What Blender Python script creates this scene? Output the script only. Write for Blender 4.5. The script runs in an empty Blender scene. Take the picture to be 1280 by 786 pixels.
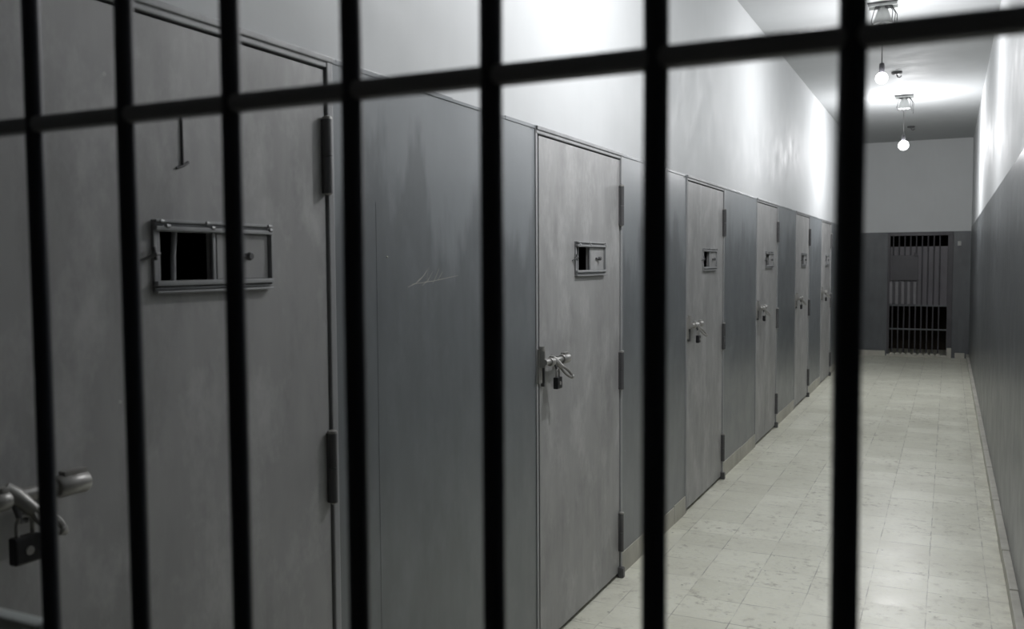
import bpy, bmesh, math, random
from mathutils import Vector, Matrix
random.seed(7)
sc = bpy.context.scene
col = sc.collection

# ------------------------------------------------------------------ camera, world, exposure
CAM_Z = 1.53
YAW, PITCH, ROLL = 0.4493, -0.0565, -0.0058
cam_data = bpy.data.cameras.new('camera')
cam = bpy.data.objects.new('camera', cam_data); col.objects.link(cam)
fwd = Vector((-math.sin(YAW)*math.cos(PITCH), math.cos(YAW)*math.cos(PITCH), math.sin(PITCH)))
rt = Vector((math.cos(YAW), math.sin(YAW), 0)); up = rt.cross(fwd)
r2 = rt*math.cos(ROLL)+up*math.sin(ROLL); u2 = up*math.cos(ROLL)-rt*math.sin(ROLL)
m = Matrix((r2, u2, -fwd)).transposed().to_4x4(); m.translation = Vector((0, 0, CAM_Z))
cam.matrix_world = m
cam_data.sensor_width = 36; cam_data.lens = 1131.4/1280*36
cam_data.clip_start = 0.02; cam_data.clip_end = 60
cam_data.dof.use_dof = True; cam_data.dof.focus_distance = 4.2; cam_data.dof.aperture_fstop = 5.4
sc.camera = cam

world = bpy.data.worlds.new('world'); sc.world = world; world.use_nodes = True
world.node_tree.nodes['Background'].inputs[0].default_value = (0.6, 0.75, 1, 1)
world.node_tree.nodes['Background'].inputs[1].default_value = 0.0
sc.view_settings.view_transform = 'Standard'
sc.view_settings.look = 'None'
sc.view_settings.exposure = 0.06
sc.view_settings.gamma = 1.0
sc.view_settings.use_curve_mapping = False
try:
    sc.cycles.max_bounces = 10; sc.cycles.diffuse_bounces = 8; sc.cycles.glossy_bounces = 4
    sc.cycles.sample_clamp_indirect = 6
    sc.cycles.use_denoising = True
except Exception: pass
BULB_GLOW = 2.0          # how bright the bulb glass itself looks
LAMP_COLOR = (.99, .985, 1.0)

# ------------------------------------------------------------------ dimensions (metres)
XL, XR = -1.4233, 0.3072      # corridor wall faces
YB, Y0 = 15.79, -.6          # end wall, added dark wall behind the camera
ZD, ZC = 2.05, 3.43           # top of the grey dado, ceiling
DW = 0.945
DOOR_RIGHT = [1.865, 4.133, 6.335, 8.535, 10.63, 12.72, 14.9]

# ------------------------------------------------------------------ materials
def new_mat(name):
    mt = bpy.data.materials.new(name); mt.use_nodes = True
    nt = mt.node_tree; b = nt.nodes['Principled BSDF']
    return mt, nt, b
def N(nt, t, **k):
    n = nt.nodes.new(t)
    for a, v in k.items(): setattr(n, a, v)
    return n
def noise(nt, scale, detail=4, stretch=(1, 1, 1), rough=.55):
    g = N(nt, 'ShaderNodeNewGeometry'); mp = N(nt, 'ShaderNodeMapping'); mp.inputs['Scale'].default_value = stretch
    n = N(nt, 'ShaderNodeTexNoise'); n.inputs['Scale'].default_value = scale; n.inputs['Detail'].default_value = detail
    n.inputs['Roughness'].default_value = rough
    nt.links.new(g.outputs['Position'], mp.inputs[0]); nt.links.new(mp.outputs[0], n.inputs['Vector'])
    return n.outputs['Fac']
def ramp(nt, src, p0, v0, p1, v1):
    r = N(nt, 'ShaderNodeMapRange'); r.inputs[1].default_value = p0; r.inputs[2].default_value = p1
    r.inputs[3].default_value = v0; r.inputs[4].default_value = v1
    nt.links.new(src, r.inputs[0]); return r.outputs[0]
def math_n(nt, op, a, b):
    n = N(nt, 'ShaderNodeMath', operation=op)
    for i, v in enumerate((a, b)):
        if isinstance(v, (int, float)): n.inputs[i].default_value = v
        else: nt.links.new(v, n.inputs[i])
    return n.outputs[0]
def mix(nt, f, a, b, mode='MIX'):
    n = N(nt, 'ShaderNodeMix', data_type='RGBA', blend_type=mode)
    if isinstance(f, (int, float)): n.inputs[0].default_value = f
    else: nt.links.new(f, n.inputs[0])
    for i, v in ((6, a), (7, b)):
        if isinstance(v, tuple): n.inputs[i].default_value = (*v, 1)
        else: nt.links.new(v, n.inputs[i])
    return n.outputs[2]
def bump(nt, b, h, strength, dist=.01):
    n = N(nt, 'ShaderNodeBump'); n.inputs['Strength'].default_value = strength; n.inputs['Distance'].default_value = dist
    nt.links.new(h, n.inputs['Height']); nt.links.new(n.outputs[0], b.inputs['Normal'])

def paint(name, c, rough=.45, var=.25, bstr=.15, spec=.5, streak=0.0, chips=0.0, chipc=(.35, .36, .35), fineamt=.35, paletop=0.0, wear=0.0):
    """old brushed oil paint: patchy tone, faint vertical streaks, small chips"""
    mt, nt, b = new_mat(name)
    big = noise(nt, 2.3, 4); fine = noise(nt, 18, 3, (1, 1, .25))
    dark = tuple(x*(1-var) for x in c); lite = tuple(x*(1+var) for x in c)
    colr = mix(nt, ramp(nt, big, .3, 0, .7, 1), dark, lite)
    colr = mix(nt, ramp(nt, fine, .35, 0, .75, fineamt), colr, tuple(x*1.35 for x in c))
    if streak:
        s = noise(nt, 9, 4, (1, 1, .12)); colr = mix(nt, ramp(nt, s, .55, 0, .72, streak), colr, tuple(min(1, x*2.1) for x in c))
    if wear:      # rubbed, slightly paler blotches of many sizes
        wv = noise(nt, 6.5, 7, (1, 1, .55), .68)
        colr = mix(nt, ramp(nt, wv, .50, 0, .66, wear), colr, tuple(min(1, x*1.9) for x in c))
        wd = noise(nt, 4.2, 7, (1, 1, .4), .7)
        colr = mix(nt, ramp(nt, wd, .52, 0, .68, wear), colr, tuple(x*.45 for x in c))
    if paletop:    # paler band along the top of the dado with a ragged edge
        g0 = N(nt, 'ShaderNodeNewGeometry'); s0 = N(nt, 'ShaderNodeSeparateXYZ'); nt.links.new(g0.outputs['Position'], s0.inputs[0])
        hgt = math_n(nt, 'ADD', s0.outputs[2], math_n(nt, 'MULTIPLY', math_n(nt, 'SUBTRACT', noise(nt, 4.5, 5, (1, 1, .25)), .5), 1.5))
        colr = mix(nt, ramp(nt, hgt, 1.66, 0, 1.80, paletop), colr, tuple(min(1, x*1.75) for x in c))
    if chips:
        v = N(nt, 'ShaderNodeTexVoronoi'); v.inputs['Scale'].default_value = 7
        g = N(nt, 'ShaderNodeNewGeometry'); nt.links.new(g.outputs['Position'], v.inputs['Vector'])
        wob = math_n(nt, 'ADD', v.outputs['Distance'], math_n(nt, 'MULTIPLY', noise(nt, 90, 2), .05))
        f = math_n(nt, 'MULTIPLY', ramp(nt, wob, .065, chips, .055, 0), 1)
        f = math_n(nt, 'MULTIPLY', ramp(nt, wob, .050, chips, .060, 0), ramp(nt, noise(nt, 1.3, 2), .48, 0, .56, 1))
        colr = mix(nt, f, colr, chipc)
    nt.links.new(colr, b.inputs['Base Color'])
    nt.links.new(ramp(nt, noise(nt, 5, 4), .3, max(.285, rough-.06), .7, max(.31, rough+.1)), b.inputs['Roughness'])
    b.inputs['Specular IOR Level'].default_value = spec
    if bstr: bump(nt, b, math_n(nt, 'ADD', noise(nt, 14, 5), math_n(nt, 'MULTIPLY', fine, .2)), bstr, .004)
    return mt
M_door = paint('grey_door_paint', (.30, .30, .298), .42, .12, .10, .45, .12, .6, (.5, .5, .49), wear=.36)
M_frame = paint('grey_frame_paint', (.27, .275, .28), .42, .15, .5, .5, .2, .6, (.5, .5, .5))
M_dado = paint('blue_grey_wall_paint', (.146, .157, .165), .27, .08, .05, .55, .05, .8, wear=.16, paletop=.6)
M_dado_r = paint('worn_blue_grey_wall_paint', (.088, .094, .098), .27, .12, .08, .5, .30, .5, wear=.22, paletop=.8)
M_dado_b = paint('end_wall_grey_paint', (.105, .112, .118), .4, .15, .2, .4, .15, .3)
M_white = paint('white_wall_paint', (.585, .60, .605), .6, .015, .12, .3, fineamt=.05)
M_ceil = paint('white_ceiling_paint', (.45, .463, .468), .7, .02, .1, .3, fineamt=.05)
M_cement = paint('skirting_cement', (.46, .45, .40), .6, .2, .5, .3, 0, .5, (.15, .15, .13))
M_steel = paint('dull_steel', (.30, .295, .28), .36, .25, .35, .6)
M_steel.node_tree.nodes['Principled BSDF'].inputs['Metallic'].default_value = .3
M_hinge = paint('dark_hinge_paint', (.085, .085, .088), .4, .2, .3, .5)
M_gate = paint('black_gate_paint', (.016, .019, .027), .42, .15, .15, .5)
M_gate_lit = paint('lit_black_gate_paint', (.20, .205, .22), .42, .15, .15, .5)  # paler copy of the gate black; light on the crossbars painted into the colour
M_black = paint('black_lacquer', (.015, .015, .017), .3, .1, .1, .5)
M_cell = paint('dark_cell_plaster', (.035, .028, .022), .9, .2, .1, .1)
M_endgate = paint('dark_grey_gate_paint', (.068, .066, .073), .45, .15, .2, .4)
M_rib = paint('pale_grey_gate_paint', (.19, .185, .195), .45, .15, .2, .4)
M_sheet = paint('grey_violet_sheet', (.125, .119, .130), .5, .1, .15, .4)
M_porc = paint('white_porcelain', (.40, .41, .40), .35, .05, .1, .5)
M_cord = paint('grey_flex', (.06, .06, .06), .5, .1, 0, .4)
M_box = paint('grey_lock_plate_paint', (.42, .45, .44), .5, .1, .15, .4)

def floor_mat():
    mt, nt, b = new_mat('terrazzo_tiles')
    T = .25
    g = N(nt, 'ShaderNodeNewGeometry'); sp = N(nt, 'ShaderNodeSeparateXYZ'); nt.links.new(g.outputs['Position'], sp.inputs[0])
    def cell(o, ph):
        a = math_n(nt, 'DIVIDE', math_n(nt, 'SUBTRACT', o, ph), T)
        fr = math_n(nt, 'FRACT', a, 0); d = math_n(nt, 'ABSOLUTE', math_n(nt, 'SUBTRACT', fr, .5), 0)
        return math_n(nt, 'FLOOR', a, 0), d
    # wobble the joints a little
    w = math_n(nt, 'MULTIPLY', math_n(nt, 'SUBTRACT', noise(nt, 9, 3), .5), .008)
    cx, dx = cell(math_n(nt, 'ADD', sp.outputs[0], w), -.06-10)
    cy, dy = cell(math_n(nt, 'ADD', sp.outputs[1], w), 4.78-20)
    j = math_n(nt, 'MAXIMUM', dx, dy)
    joint = ramp(nt, j, .486, 0, .495, 1)
    joint = math_n(nt, 'MULTIPLY', joint, ramp(nt, noise(nt, 6, 4), .42, .10, .62, 1.0))
    wn = N(nt, 'ShaderNodeTexWhiteNoise', noise_dimensions='2D'); cb = N(nt, 'ShaderNodeCombineXYZ')
    nt.links.new(cx, cb.inputs[0]); nt.links.new(cy, cb.inputs[1]); nt.links.new(cb.outputs[0], wn.inputs['Vector'])
    base = mix(nt, wn.outputs['Value'], (.81, .81, .68), (.93, .93, .80))
    chip = N(nt, 'ShaderNodeTexVoronoi'); chip.inputs['Scale'].default_value = 75; nt.links.new(g.outputs['Position'], chip.inputs['Vector'])
    cr = N(nt, 'ShaderNodeSeparateColor'); nt.links.new(chip.outputs['Color'], cr.inputs[0])
    base = mix(nt, ramp(nt, cr.outputs[0], .72, 0, .95, .18), base, (.62, .62, .55))
    base = mix(nt, ramp(nt, cr.outputs[1], .75, 0, .95, .25), base, (.92, .92, .86))
    base = mix(nt, ramp(nt, noise(nt, 3.1, 6), .42, 0, .72, .35), base, (.62, .60, .50))
    base = mix(nt, math_n(nt, 'MULTIPLY', joint, .75), base, (.25, .24, .20))
    sv = N(nt, 'ShaderNodeTexVoronoi'); sv.inputs['Scale'].default_value = 9; nt.links.new(g.outputs['Position'], sv.inputs['Vector'])
    base = mix(nt, ramp(nt, sv.outputs['Distance'], .045, .7, .06, 0), base, (.20, .19, .15))
    st = math_n(nt, 'MULTIPLY', ramp(nt, noise(nt, 17, 6, (1, 1, 1), .7), .53, 0, .66, .85), ramp(nt, noise(nt, 2.2, 3), .42, .15, .62, 1))
    base = mix(nt, st, base, (.42, .40, .32))
    # dirt along the walls (wear with its own place)
    e = math_n(nt, 'MAXIMUM', ramp(nt, sp.outputs[0], .08, 0, .30, .6), ramp(nt, sp.outputs[0], -1.38, .25, -1.2, 0))
    base = mix(nt, math_n(nt, 'MULTIPLY', e, ramp(nt, noise(nt, 8, 5), .35, .2, .65, 1)), base, (.38, .36, .30))
    nt.links.new(base, b.inputs['Base Color'])
    r = math_n(nt, 'ADD', ramp(nt, wn.outputs['Value'], 0, .285, 1, .33), ramp(nt, noise(nt, 5, 5), .3, 0, .7, .07))
    nt.links.new(r, b.inputs['Roughness'])
    b.inputs['Specular IOR Level'].default_value = .5
    bump(nt, b, math_n(nt, 'SUBTRACT', math_n(nt, 'MULTIPLY', noise(nt, 22, 4), .3), joint), .06, .002)
    return mt
M_floor = floor_mat()
def glow():
    mt, nt, b = new_mat('lit_bulb_glass')
    nt.nodes.remove(b); out = [n for n in nt.nodes if n.type == 'OUTPUT_MATERIAL'][0]
    t = N(nt, 'ShaderNodeBsdfTransparent'); t.inputs[0].default_value = (.95, .95, .95, 1)
    e = N(nt, 'ShaderNodeEmission'); e.inputs[1].default_value = BULB_GLOW; ad = N(nt, 'ShaderNodeAddShader')
    nt.links.new(t.outputs[0], ad.inputs[0]); nt.links.new(e.outputs[0], ad.inputs[1]); nt.links.new(ad.outputs[0], out.inputs[0])
    return mt
M_glow = glow()

# ------------------------------------------------------------------ mesh helpers
class MB:
    def __init__(s): s.bm = bmesh.new(); s.smooth = False
    def box(s, x0, x1, y0, y1, z0, z1, bev=0):
        r = bmesh.ops.create_cube(s.bm, size=1)
        vs = r['verts']
        for v in vs:
            v.co = Vector(((x0+x1)/2+v.co.x*(x1-x0), (y0+y1)/2+v.co.y*(y1-y0), (z0+z1)/2+v.co.z*(z1-z0)))
        if bev:
            es = {e for v in vs for e in v.link_edges}
            bmesh.ops.bevel(s.bm, geom=list(es), offset=bev, segments=2, profile=.6, affect='EDGES')
        return s
    def tube(s, pts, r, n=12, closed=False, flat=None):
        """tube through points; r a number or a list; flat=(a,b) gives an elliptic section factor"""
        pts = [Vector(p) for p in pts]; k = len(pts)
        rs = r if isinstance(r, (list, tuple)) else [r]*k
        rings = []; ref = None
        for i, p in enumerate(pts):
            if closed: t = pts[(i+1) % k]-pts[i-1]
            else: t = pts[min(i+1, k-1)]-pts[max(i-1, 0)]
            t.normalize()
            if ref is None:
                ref = Vector((0, 0, 1)) if abs(t.z) < .9 else Vector((1, 0, 0))
            a = (ref-t*ref.dot(t)).normalized(); ref = a; b = t.cross(a)
            fa, fb = flat if flat else (1, 1)
            rings.append([s.bm.verts.new(p+(a*math.cos(q)*fa+b*math.sin(q)*fb)*rs[i]) for q in [2*math.pi*j/n for j in range(n)]])
        m = k if closed else k-1
        for i in range(m):
            A, B = rings[i], rings[(i+1) % k]
            for j in range(n): s.bm.faces.new((A[j], A[(j+1) % n], B[(j+1) % n], B[j]))
        if not closed:
            s.bm.faces.new(rings[0][::-1]); s.bm.faces.new(rings[-1])
        s.smooth = True
        return s
    def lathe(s, prof, c, n=24):
        """prof = [(r, z)], turned about the vertical through c"""
        rings = []
        for r, z in prof:
            rings.append([s.bm.verts.new((c[0]+max(r, .0004)*math.cos(2*math.pi*j/n), c[1]+max(r, .0004)*math.sin(2*math.pi*j/n), c[2]+z)) for j in range(n)])
        for A, B in zip(rings, rings[1:]):
            for j in range(n): s.bm.faces.new((A[j], A[(j+1) % n], B[(j+1) % n], B[j]))
        s.bm.faces.new(rings[0][::-1]); s.bm.faces.new(rings[-1]); s.smooth = True
        return s
    def quad(s, *p):
        s.bm.faces.new([s.bm.verts.new(q) for q in p]); return s
    def build(s, name, mat, parent=None, origin=None):
        bmesh.ops.recalc_face_normals(s.bm, faces=s.bm.faces)
        me = bpy.data.meshes.new(name)
        if origin is not None: bmesh.ops.translate(s.bm, verts=s.bm.verts, vec=-Vector(origin))
        s.bm.to_mesh(me); s.bm.free(); me.materials.append(mat)
        if s.smooth:
            for p in me.polygons: p.use_smooth = True
            try: me.set_sharp_from_angle(angle=math.radians(40))
            except Exception: pass
        o = bpy.data.objects.new(name, me); col.objects.link(o)
        if parent is not None: o.parent = parent
        if origin is not None: o.location = origin
        return o
def tag(o, label=None, cat=None, group=None, kind=None):
    if label: o['label'] = label
    if cat: o['category'] = cat
    if group: o['group'] = group
    if kind: o['kind'] = kind
    return o
def empty(name, loc):
    o = bpy.data.objects.new(name, None); col.objects.link(o); o.location = loc; o.empty_display_size = .1
    return o

# ------------------------------------------------------------------ shell
WT = .14
o = MB().box(XL-.9, XR+.15, Y0-.15, YB+1.5, -.1, 0).build('floor', M_floor)
tag(o, 'pale speckled terrazzo tile floor running down the corridor', 'floor', kind='structure')
o = MB().box(XL-.9, XR+.15, Y0-.15, YB+1.5, ZC, ZC+.1).build('ceiling', M_ceil)
tag(o, 'white painted ceiling above the corridor', 'ceiling', kind='structure')

# left wall: white plaster above, painted grey bays between the cell doors
lw = empty('wall_left', (XL, 0, 0)); lw['kind'] = 'structure'
tag(lw, 'left corridor wall, white above and blue-grey between the cell doors', 'wall')
def local(parent, o):                 # keep world placement under a moved empty
    o.location = Vector(o.location)-parent.location
    return o
local(lw, MB().box(XL-WT, XL, Y0, YB, ZD, ZC).build('white_plaster', M_white, lw))
spans = []; a = Y0
for r in DOOR_RIGHT: spans.append((a, r-DW-.034)); a = r+.03
spans.append((a, YB))
wb = MB()
for a, b in spans: wb.box(XL-WT, XL+.002, a, b, 0, ZD-.004)
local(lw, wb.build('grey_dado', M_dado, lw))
bl = MB()                              # rough painted edge where grey meets white
y = Y0
while y < YB-.05:
    h = random.uniform(-.002, .003); w = random.uniform(.1, .3); y2 = min(YB, y+w)
    bl.box(XL-.02, XL+.0035+random.uniform(0, .002), y, y2, ZD-.012, ZD+h, .0015); y = y2
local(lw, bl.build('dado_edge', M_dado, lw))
# dark cells behind the doors
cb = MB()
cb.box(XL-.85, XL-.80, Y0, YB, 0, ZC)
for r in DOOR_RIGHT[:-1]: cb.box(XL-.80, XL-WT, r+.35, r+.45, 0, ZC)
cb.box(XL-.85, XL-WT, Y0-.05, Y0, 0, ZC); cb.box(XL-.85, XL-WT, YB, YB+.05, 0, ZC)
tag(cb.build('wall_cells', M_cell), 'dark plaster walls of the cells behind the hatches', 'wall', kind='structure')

# right wall
rw = empty('wall_right', (XR, 0, 0)); rw['kind'] = 'structure'
tag(rw, 'right corridor wall, white above a worn blue-grey dado', 'wall')
local(rw, MB().box(XR, XR+.1, Y0, YB, ZD, ZC).build('white_plaster', M_white, rw))
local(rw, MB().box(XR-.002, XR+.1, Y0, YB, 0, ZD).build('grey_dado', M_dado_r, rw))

# end wall with the opening of the far gate
GX0, GX1, GZ1 = -.885, .06, 1.985
ew = empty('wall_end', (0, YB, 0)); ew['kind'] = 'structure'
tag(ew, 'far end wall, white above dark grey around the barred gate', 'wall')
local(ew, MB().box(XL, XR, YB, YB+.12, ZD-.06, ZC).build('white_plaster', M_white, ew))
local(ew, MB().box(XL, GX0, YB-.002, YB+.12, 0, ZD-.06).box(GX1, XR, YB-.002, YB+.12, 0, ZD-.06)
      .box(GX0, GX1, YB-.002, YB+.12, GZ1, ZD-.06).build('grey_dado', M_dado_b, ew))
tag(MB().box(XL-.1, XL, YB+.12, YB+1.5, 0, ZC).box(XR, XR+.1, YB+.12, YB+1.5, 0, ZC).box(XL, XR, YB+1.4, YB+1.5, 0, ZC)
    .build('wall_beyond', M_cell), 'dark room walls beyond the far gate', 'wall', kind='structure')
tag(MB().box(XL-.1, XR+.1, Y0-.1, Y0, 0, ZC).build('wall_blocker', M_cell), 'unseen dark wall added behind the camera to cut bounce light', 'wall', kind='structure')  # unseen wall added close behind the camera, cuts bounce onto the first door

# skirtings
sk = MB()
for a, b in spans:
    y = a
    while y < b-.01:
        y2 = min(b, y+random.uniform(.28, .42))
        sk.box(XL-.01, XL+.006+random.uniform(0, .002), y+.001, y2-.001, 0, .105+random.uniform(-.004, .004), .002); y = y2
tag(sk.build('baseboard_left', M_cement), 'low grey cement skirting between the cell doors', 'skirting', kind='structure')
sk = MB(); y = Y0
while y < YB-.02:
    y2 = min(YB, y+random.uniform(.28, .42))
    sk.box(XR-.036-random.uniform(0, .003), XR, y+.001, y2-.001, 0, .07+random.uniform(-.003, .003), .006); y = y2
tag(sk.build('baseboard_right', M_cement), 'low dirty cement skirting along the right wall', 'skirting', kind='structure')
sk = MB().box(XL+.01, GX0-.02, YB-.03, YB, 0, .085, .005).box(GX1+.05, XR-.06, YB-.045, YB, 0, .085, .005)
tag(sk.build('baseboard_end', M_cement), 'pale cement skirting blocks either side of the far gate', 'skirting', kind='structure')
sc_m = MB()
for (ya, za, yb, zb_) in ((2.27, 1.470, 2.55, 1.492), (2.30, 1.478, 2.36, 1.512), (2.33, 1.465, 2.39, 1.505), (2.36, 1.474, 2.37, 1.520), (2.39, 1.470, 2.43, 1.515), (2.25, 1.462, 2.33, 1.488), (2.42, 1.480, 2.45, 1.505)):
    mid = ((ya+yb)/2+random.uniform(-.01, .01), (za+zb_)/2+random.uniform(-.006, .006))
    sc_m.tube([(XL+.002, ya, za), (XL+.002, mid[0], mid[1]), (XL+.002, yb, zb_)], [.0005, .0008, .0005], 6)
sc_m.lathe([(.001, -.003), (.004, 0), (.001, .003)], (XL+.002, 2.142, 1.55), 8)
scr = local(lw, sc_m.build('scratch_marks', M_cement, lw)); scr['label'] = 'pale scratches in the first grey bay'
# thin vertical seam on the first bay
tag(MB().tube([(XL+.0015, 2.09, .1), (XL+.0015, 2.09, 1.70)], .0013, 8).build('trim_1', M_dado), 'thin painted seam down the first grey bay', 'trim', kind='structure')

# ------------------------------------------------------------------ cell doors
def P(y0): return lambda a, z, o: (XL+o, y0+a, z)
def make_door(n, right, hatch=(.375, .725), open_w=.148, dark=True, label=''):
    yl = right-DW
    root = empty('door_%d' % n, (XL, yl, 0)); root['kind'] = 'structure'
    tag(root, label, 'door')
    p = P(yl)
    def fin(mb, name, mat, parent=root, lab=None):
        o = mb.build(name, mat, parent)
        off = Vector((0, 0, 0)); q = parent
        while q is not None: off += q.location; q = q.parent
        o.location = -off
        if lab: o['label'] = lab
        return o
    def bx(mb, a0, a1, z0, z1, o0, o1, bev=0): return mb.box(XL+o0, XL+o1, yl+a0, yl+a1, z0, z1, bev)
    # frame: two posts and a head made of angle iron
    f = MB()
    bx(f, -.034, -.016, 0, ZD-.006, -WT, .006, .002)
    bx(f, DW+.006, DW+.03, 0, ZD-.006, -WT, .010, .004)
    bx(f, -.03, DW+.03, 2.022, ZD-.006, -WT, .008, .003)
    bx(f, -.03, DW+.03, 2.036, ZD+.001, -.03, .013, .003)
    fin(f, 'door_frame', M_frame)
    # leaf with a rectangular hole for the hatch
    h0, h1 = hatch; z0, z1 = 1.498, 1.598; ho0, ho1 = h0+.018, h0+.018+open_w
    l = MB(); zb, zt = .022, 2.016; D0, D1 = -.010, .003
    A = [0, ho0, ho1, DW]; Z = [zb, z0, z1, zt]
    vf = {}; vb = {}
    for i, a in enumerate(A):
        for j, z in enumerate(Z):
            vf[i, j] = l.bm.verts.new(p(a, z, D1)); vb[i, j] = l.bm.verts.new(p(a, z, D0))
    for i in range(3):
        for j in range(3):
            if (i, j) == (1, 1): continue
            l.bm.faces.new((vf[i, j], vf[i+1, j], vf[i+1, j+1], vf[i, j+1])); l.bm.faces.new((vb[i, j], vb[i, j+1], vb[i+1, j+1], vb[i+1, j]))
    def side(k1, k2): l.bm.faces.new((vf[k1], vf[k2], vb[k2], vb[k1]))
    for i in range(3): side((i, 0), (i+1, 0)); side((i, 3), (i+1, 3)); side((0, i), (0, i+1)); side((3, i), (3, i+1))
    side((1, 1), (2, 1)); side((1, 2), (2, 2)); side((1, 1), (1, 2)); side((2, 1), (2, 2))
    leaf = fin(l, 'door_leaf', M_door)
    # hatch frame: double rails above and below, stiles, weld blobs
    hf = MB()
    for (za, zb2, oo) in ((1.599, 1.608, .019), (1.609, 1.614, .013), (1.615, 1.621, .018), (1.489, 1.499, .019), (1.481, 1.486, .013), (1.474, 1.479, .018)):
        bx(hf, h0, h1, za, zb2, -.002, oo, .0015)
    bx(hf, h0, h0+.009, 1.478, 1.618, -.002, .009, .0015)
    bx(hf, h0+.010, h0+.018, 1.490, 1.608, -.002, .007, .0015)
    bx(hf, h1-.006, h1, 1.486, 1.612, -.002, .017, .0015)
    bx(hf, ho1, ho1+.008, 1.495, 1.602, -.002, .009, .0015)
    for k in (.04, .40, .96):
        for dz, da in ((1.617, 0), (1.608, .015)):
            c = p(h0+(h1-h0)*k+da*(1 if k < .9 else .3), dz, .018)
            hf.tube([(c[0]-.004, c[1]-.006, c[2]), (c[0], c[1]-.003, c[2]+.0005), (c[0], c[1]+.003, c[2]), (c[0]-.004, c[1]+.007, c[2])], [.002, .0042, .004, .002], 8)
    hatch_o = fin(hf, 'hatch_frame', M_frame)
    wbar = MB(); c = h0+.018+.35*open_w
    wbar.tube([p(c, 1.496, -.012), p(c+.002, 1.55, -.013), p(c+.006, 1.600, -.012)], .0055, 10)
    fin(wbar, 'hatch_bar', M_frame, hatch_o)
    sl = MB(); bx(sl, ho1+.012, h1-.010, 1.5, 1.5975, .003, .0085, .001)
    slide = fin(sl, 'hatch_slider', M_door, hatch_o)
    kn = MB(); ka = ho1+.10
    kn.tube([p(ka-.03, 1.549, .012), p(ka+.012, 1.549, .012)], .005, 10)
    kn.tube([p(ka, 1.549, .006), p(ka, 1.549, .020), p(ka, 1.549, .026)], [.006, .010, .007], 12)
    fin(kn, 'hatch_knob', M_hinge, hatch_o)
    st = MB(); st.tube([p(h0+.008, 1.553, .016), p(h0-.006, 1.552, .02), p(h0-.018, 1.545, .012), p(h0-.03, 1.540, .004)], [.003, .005, .003, .002], 8)
    st.tube([p(h0-.004, 1.566, .014), p(h0-.002, 1.540, .017)], .0035, 8)
    fin(st, 'hatch_catch', M_hinge, hatch_o)
    # hinges
    for (hz0, hz1) in ((1.708, 1.892), (.922, 1.100), (.13, .315)):
        hb = MB(); c = DW-.004; mid = (hz0+hz1)/2
        hb.tube([p(c, hz0, .016), p(c, mid-.001, .016)], .0115, 14)
        hb.tube([p(c, mid+.001, .016), p(c, hz1, .016)], .0115, 14)
        bx(hb, DW-.013, DW+.004, hz0, hz1, -.004, .014)
        hg = fin(hb, 'hinge', M_hinge)
        hp = MB(); hp.tube([p(c, hz1, .016), p(c, hz1+.006, .016), p(c, hz1+.009, .016)], [.013, .012, .005], 12)
        hp.tube([p(c, hz0-.004, .016), p(c, hz0, .016)], [.006, .011], 12)
        fin(hp, 'hinge_pin', M_steel, hg)
    pv = MB(); bx(pv, DW-.02, DW+.012, .0, .05, 0, .03, .006)
    fin(pv, 'bottom_pivot', M_hinge)
    # bolt: rod in sleeves, hasp lever hanging off it
    BZ = 1.148; RO = .042
    bt = MB(); bt.tube([p(-.03, BZ+.002, RO-.004), p(.185, BZ, RO)], .0115, 14)
    bx(bt, -.028, .004, 1.065, 1.20, .002, .014, .003)
    bx(bt, -.024, -.012, BZ-.02, BZ+.045, .012, RO-.006, .004)
    bt.tube([p(-.016, BZ+.045, RO-.02), p(-.016, BZ+.062, RO-.02)], .011, 12)
    bolt = fin(bt, 'bolt', M_steel)
    for (s0, s1, rr) in ((.012, .040, .017), (.128, .188, .0200)):
        sv = MB(); sv.tube([p(s0, BZ, RO), p(s0+.004, BZ, RO), p(s1-.004, BZ, RO), p(s1, BZ, RO)], [rr-.003, rr, rr, rr-.003], 16)
        m0 = (s0+s1)/2; bx(sv, m0-.012, m0+.012, BZ-.010, BZ+.010, 0, RO, .003)
        bx(sv, s0+.010, s1-.003, BZ+rr-.004, BZ+rr+.006, RO-.008, RO+.010, .003)
        fin(sv, 'bolt_sleeve', M_steel, bolt)
    tip = p(.118, 1.082, .092) if n > 1 else p(.106, 1.084, .085)
    base = Vector(p(.050, BZ+.004, RO)); tip = Vector(tip); v = tip-base; L = v.length; v.normalize()
    lv = MB()
    lv.tube([base-v*.02, base, base+v*L*.42], [.012, .016, .011], 12)
    wid = Vector((0, .6, .8)); wid = (wid-v*wid.dot(v)).normalized()
    loop = []; c = base+v*L*.70
    for k in range(20):
        q = 2*math.pi*k/20; loop.append(c+v*math.cos(q)*L*.29+wid*math.sin(q)*.010)
    lv.tube(loop, .0058, 8, closed=True)
    lv.tube([base+v*L*.95, tip, tip+v*.008], [.008, .010, .004], 10)
    fin(lv, 'hasp_lever', M_steel, bolt)
    stp = MB(); stp.tube([p(.046, 1.14, RO+.004), p(.047, 1.125, RO+.012), p(.050, 1.111, RO+.014), p(.060, 1.109, RO+.012), p(.066, 1.12, RO+.006), p(.068, 1.14, RO)], .005, 10)
    bx(stp, .012, .022, 1.05, 1.135, .003, .018, .003)
    fin(stp, 'staple', M_hinge, bolt)
    return root
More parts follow.
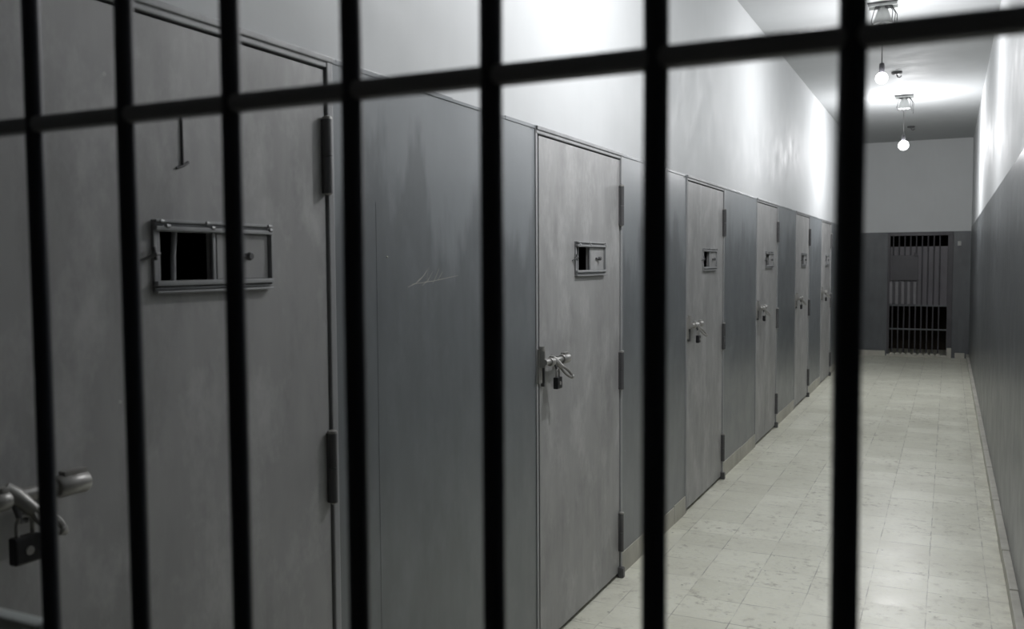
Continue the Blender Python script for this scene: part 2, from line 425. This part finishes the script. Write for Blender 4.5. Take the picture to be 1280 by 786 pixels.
def make_padlock(right, label):
    yl = right-DW; p = P(yl)
    org = Vector(p(.057, 1.040, .056)); root = empty('padlock', org); tag(root, label, 'padlock', 'padlocks on the cell door bolts')
    def fin(mb, name, mat):
        o = mb.build(name, mat, root); o.location = -org; return o
    b = MB().box(org.x-.010, org.x+.010, org.y-.024, org.y+.024, org.z, org.z+.046, .004)
    bo = fin(b, 'padlock_body', M_black)
    s = MB(); pts = [(org.x, org.y-.014, org.z+.044), (org.x, org.y-.014, org.z+.066), (org.x, org.y-.010, org.z+.076), (org.x, org.y, org.z+.080), (org.x, org.y+.010, org.z+.076), (org.x, org.y+.014, org.z+.066), (org.x, org.y+.014, org.z+.044)]
    s.tube(pts, .0038, 10); fin(s, 'shackle', M_steel)
    k = MB(); k.tube([(org.x+.0095, org.y, org.z+.022), (org.x+.0125, org.y, org.z+.022)], .0075, 14); fin(k, 'keyhole_cover', M_steel)
    return root
labels = ['large grey steel cell door nearest the grille, scratched, with a barred sliding hatch',
          'second grey steel cell door from the grille, full height in view, hatch half open',
          'third grey steel cell door from the grille, between the two rightmost bars',
          'fourth grey steel cell door from the grille, narrow in view',
          'fifth grey steel cell door from the grille, far down the corridor',
          'sixth grey steel cell door, the farthest one seen beside the thick bar',
          'last grey steel cell door before the end wall, behind the bar']
plabels = ['black padlock hanging from the bolt of the cell door nearest the grille',
           'small square black padlock on the bolt of the second cell door',
           'padlock on the bolt of the third cell door from the grille',
           'padlock on the bolt of the fourth cell door from the grille',
           'padlock on the bolt of the fifth cell door from the grille',
           'padlock on the bolt of the sixth, farthest visible cell door',
           'padlock on the bolt of the last cell door before the end wall']
for i, r in enumerate(DOOR_RIGHT):
    hx = (.387, .729) if i == 0 else (.367, .719)
    make_door(i+1, r, hx, .148 if i else .142, label=labels[i])
    make_padlock(r, plabels[i])

# scribed latch slot on the first door: a small T of weld
tm = MB(); y1 = DOOR_RIGHT[0]-DW
t = MB().tube([(XL+.004, y1+.472, 1.86), (XL+.005, y1+.472, 1.735)], .003, 8).tube([(XL+.004, y1+.455, 1.727), (XL+.006, y1+.472, 1.733), (XL+.004, y1+.488, 1.742)], .003, 8)
leaf1 = [o for o in bpy.data.objects if o.name.startswith('door_leaf') and o.parent.name == 'door_1'][0]
o = t.build('weld_mark', M_hinge, leaf1); o.location = -Vector((XL, y1, 0))-leaf1.location
o['label'] = 'dark T-shaped weld mark above the hatch'

# ------------------------------------------------------------------ far gate
gy = YB+.012
g = empty('barred_door', ((GX0+GX1)/2, gy, 0)); tag(g, 'dark barred steel gate in the far end wall with sheet panels', 'gate')
def gf(mb, name, mat, parent=g, lab=None):
    o = mb.build(name, mat, parent); off = Vector((0, 0, 0)); q = parent
    while q is not None: off += q.location; q = q.parent
    o.location = -off
    if lab: o['label'] = lab
    return o
fr = MB().box(GX0, GX0+.035, gy-.03, gy+.03, .02, GZ1-.002, .003).box(GX1-.075, GX1, gy-.03, gy+.03, .02, GZ1-.002, .003)
fr.box(GX0, GX1, gy-.035, gy+.03, GZ1-.055, GZ1-.002, .003)
gf(fr, 'gate_frame', M_endgate)
for z in (.44, .82): gf(MB().box(GX0+.035, GX1-.075, gy-.014, gy-.002, z-.012, z+.012, .002), 'crossbar', M_dado_b)
for k in range(9):
    x = GX0+.035+.045+k*.0845
    gf(MB().tube([(x, gy, .045), (x, gy, GZ1-.055)], .011, 10), 'bar', M_endgate)
gf(MB().box(GX0+.037, GX1-.077, gy+.018, gy+.028, .83, 1.76, .002), 'sheet_panel', M_sheet)
gf(MB().box(GX0+.06, GX0+.45, gy-.022, gy-.014, 1.22, 1.62, .003), 'lock_plate', M_endgate)
cp = MB()
for k in range(5): cp.box(GX0+.03+k*.088, GX0+.03+k*.088+.045, gy-.030, gy-.014, .84, 1.20, .006)
gf(cp, 'ribbed_plate', M_rib)
gf(MB().box(GX0+.03, GX0+.45, gy-.014, gy-.012, .84, 1.20), 'backing_plate', M_endgate)
gf(MB().box(GX0+.39, GX0+.43, gy-.04, gy-.02, 1.60, 1.66, .008), 'gate_latch', M_endgate)
tag(MB().box(GX0, GX1, YB-.02, YB+.11, 0, .035, .004).build('trim_2', M_cement), 'low pale cement sill under the far gate', 'sill', kind='structure')
nb = MB()
for k in range(9):
    x = GX0+.08+k*.0845; nb.box(x-.026, x+.026, YB-.034, YB-.018, .02, .062, .006)
tag(nb.build('trim_3', M_cement), 'row of pale cement dabs along the gate sill', 'sill', kind='structure')
tag(MB().box(GX1-.065, GX1+.0, YB-.06, YB-.021, 0, .16, .008).build('door_stop_block', M_cement), 'small pale cement block at the right foot of the far gate', 'block')
sw = empty('light_switch', (.145, YB-.002, 1.80)); tag(sw, 'small pale switch on the dark end wall right of the far gate', 'switch')
gf(MB().box(.12, .17, YB-.014, YB-.002, 1.765, 1.835, .004), 'switch_plate', M_porc, sw)
gf(MB().box(.138, .152, YB-.019, YB-.013, 1.79, 1.81, .002), 'switch_rocker', M_cement, sw)

# ------------------------------------------------------------------ pendant bulbs
def pendant(x, y, zb, rb, watts, label):
    root = empty('pendant_bulb', (x, y, ZC)); tag(root, label, 'ceiling light', 'bare bulbs hanging along the corridor')
    def fin(mb, name, mat, parent=root):
        o = mb.build(name, mat, parent); off = Vector((0, 0, 0)); q = parent
        while q is not None: off += q.location; q = q.parent
        o.location = -off; return o
    f = MB().box(x-.10, x+.10, y-.055, y-.05, ZC-.03, ZC, .001)
    f.box(x-.10, x+.10, y+.05, y+.055, ZC-.03, ZC, .001)
    f.box(x-.10, x+.10, y-.05, y+.05, ZC-.006, ZC, .001)
    plate = fin(f, 'ceiling_plate', M_porc)
    d = MB().box(x-.105, x+.105, y-.064, y-.0555, ZC-.012, ZC-.002, .001); fin(d, 'plate_edge', M_hinge, plate)
    for sx in (-.035, .03):
        fin(MB().lathe([(.011, 0), (.013, -.02), (.009, -.04)], (x+sx, y-.03, ZC-.006), 12), 'stud', M_hinge, plate)
    c = MB().lathe([(.022, -.006), (.030, -.03), (.048, -.08), (.062, -.13), (.064, -.15), (.058, -.15), (.04, -.12), (.012, -.10)], (x, y, ZC), 24)
    fin(c, 'ceiling_cup', M_porc)
    ring = MB(); R_ = .022; cz = ZC-.165
    ring.tube([(x+R_*math.cos(q), y-.02, cz+R_*math.sin(q)) for q in [2*math.pi*k/18 for k in range(18)]], .0045, 8, closed=True)
    fin(ring, 'hook_ring', M_hinge)
    wr = MB()
    for (dx, z1, w) in ((.075, .19, .014), (.09, .22, .01), (.06, .15, .01), (-.07, .17, .008)):
        wr.tube([(x+dx*.6, y-.03, ZC-.01), (x+dx+w, y-.035, ZC-z1*.45), (x+dx*1.1, y-.03, ZC-z1*.8), (x+dx*.95+w, y-.03, ZC-z1)], .0028, 6)
    fin(wr, 'loose_wire', M_cord)
    cd = MB().tube([(x, y-.02, ZC-.18), (x-.002, y-.018, ZC-.22), (x, y-.012, (ZC+zb)/2), (x, y, zb+rb+.065)], .0042, 8)
    fin(cd, 'cord', M_cord)
    so = MB().lathe([(.008, .075), (.017, .068), (.02, .045), (.02, .012), (.016, .0)], (x, y, zb+rb*.86), 16)
    fin(so, 'lamp_holder', M_black)
    pr = [(rb*math.sin(t), rb*math.cos(t)) for t in [math.pi*k/16 for k in range(17)]]
    pr = [(.013, rb*1.02)]+[q for q in pr if q[1] < rb*.93][:]
    fin(MB().lathe(pr, (x, y, zb), 24), 'bulb', M_glow)
    ld = bpy.data.lights.new('bulb_light', 'POINT'); ld.energy = watts; ld.shadow_soft_size = rb*.93; ld.color = LAMP_COLOR
    lo = bpy.data.objects.new('bulb_light', ld); col.objects.link(lo); lo.parent = root; lo.location = (0, 0, zb-ZC)
pendant(-.45, 3.5, 2.885, .045, 65, 'nearest bare lit bulb on a cord, above the second cell door')
pendant(-.475, 7.32, 2.885, .044, 42, 'bare lit bulb on a cord, higher and left of the farther one in view')
pendant(-.497, 11.45, 2.862, .058, 75, 'farthest bare lit bulb on a cord, close to the end wall')
for x, y, lab in ((-.509, 10.01, 'small dark ceiling mount beside the nearer lit bulb'), (-.517, 14.1, 'small dark ceiling mount by the end wall')):
    root = empty('ceiling_mount', (x, y, ZC)); tag(root, lab, 'ceiling fitting')
    o = MB().lathe([(.05, 0), (.052, -.012), (.04, -.022), (.015, -.026)], (0, 0, 0), 20).build('rosette', M_hinge, root)
    o = MB().tube([(0, 0, -.024), (.01, 0, -.05), (.03, 0, -.055), (.045, 0, -.04)], .006, 8).build('hook', M_hinge, root)

# ------------------------------------------------------------------ grille in front of the camera
GYY = .578; S = .12; XB0 = -.0540
gr = empty('barred_grille', ((XL+XR)/2, GYY, 0)); tag(gr, 'black steel bar grille across the corridor in the foreground', 'grille')
def gg(mb, name, mat, lab=None):
    o = mb.build(name, mat, gr); o.location = -gr.location
    if lab: o['label'] = lab
    return o
k = 2
while XB0+k*S > XL+.03:
    x = XB0+k*S
    pts = [(x+random.uniform(-.0006, .0006), GYY, z) for z in (0.0, .5, 1.0, 1.3, 1.5, 1.662, 1.8, 2.4, 3.0, ZC)]
    gg(MB().tube(pts, .0083, 16), 'bar', M_gate)
    k -= 1
for z in (.12, .90, 1.6620, 2.45, 3.3):
    gg(MB().box(XL, XR, GYY-.0075, GYY+.0075, z-.0078, z+.0078, .006), 'crossbar', M_gate_lit)
gg(MB().box(XB0-7*S+.009, XB0-6*S-.009, GYY-.012, GYY+.006, .92, 1.186, .004), 'lock_plate', M_box, 'grey lock plate low at the left')
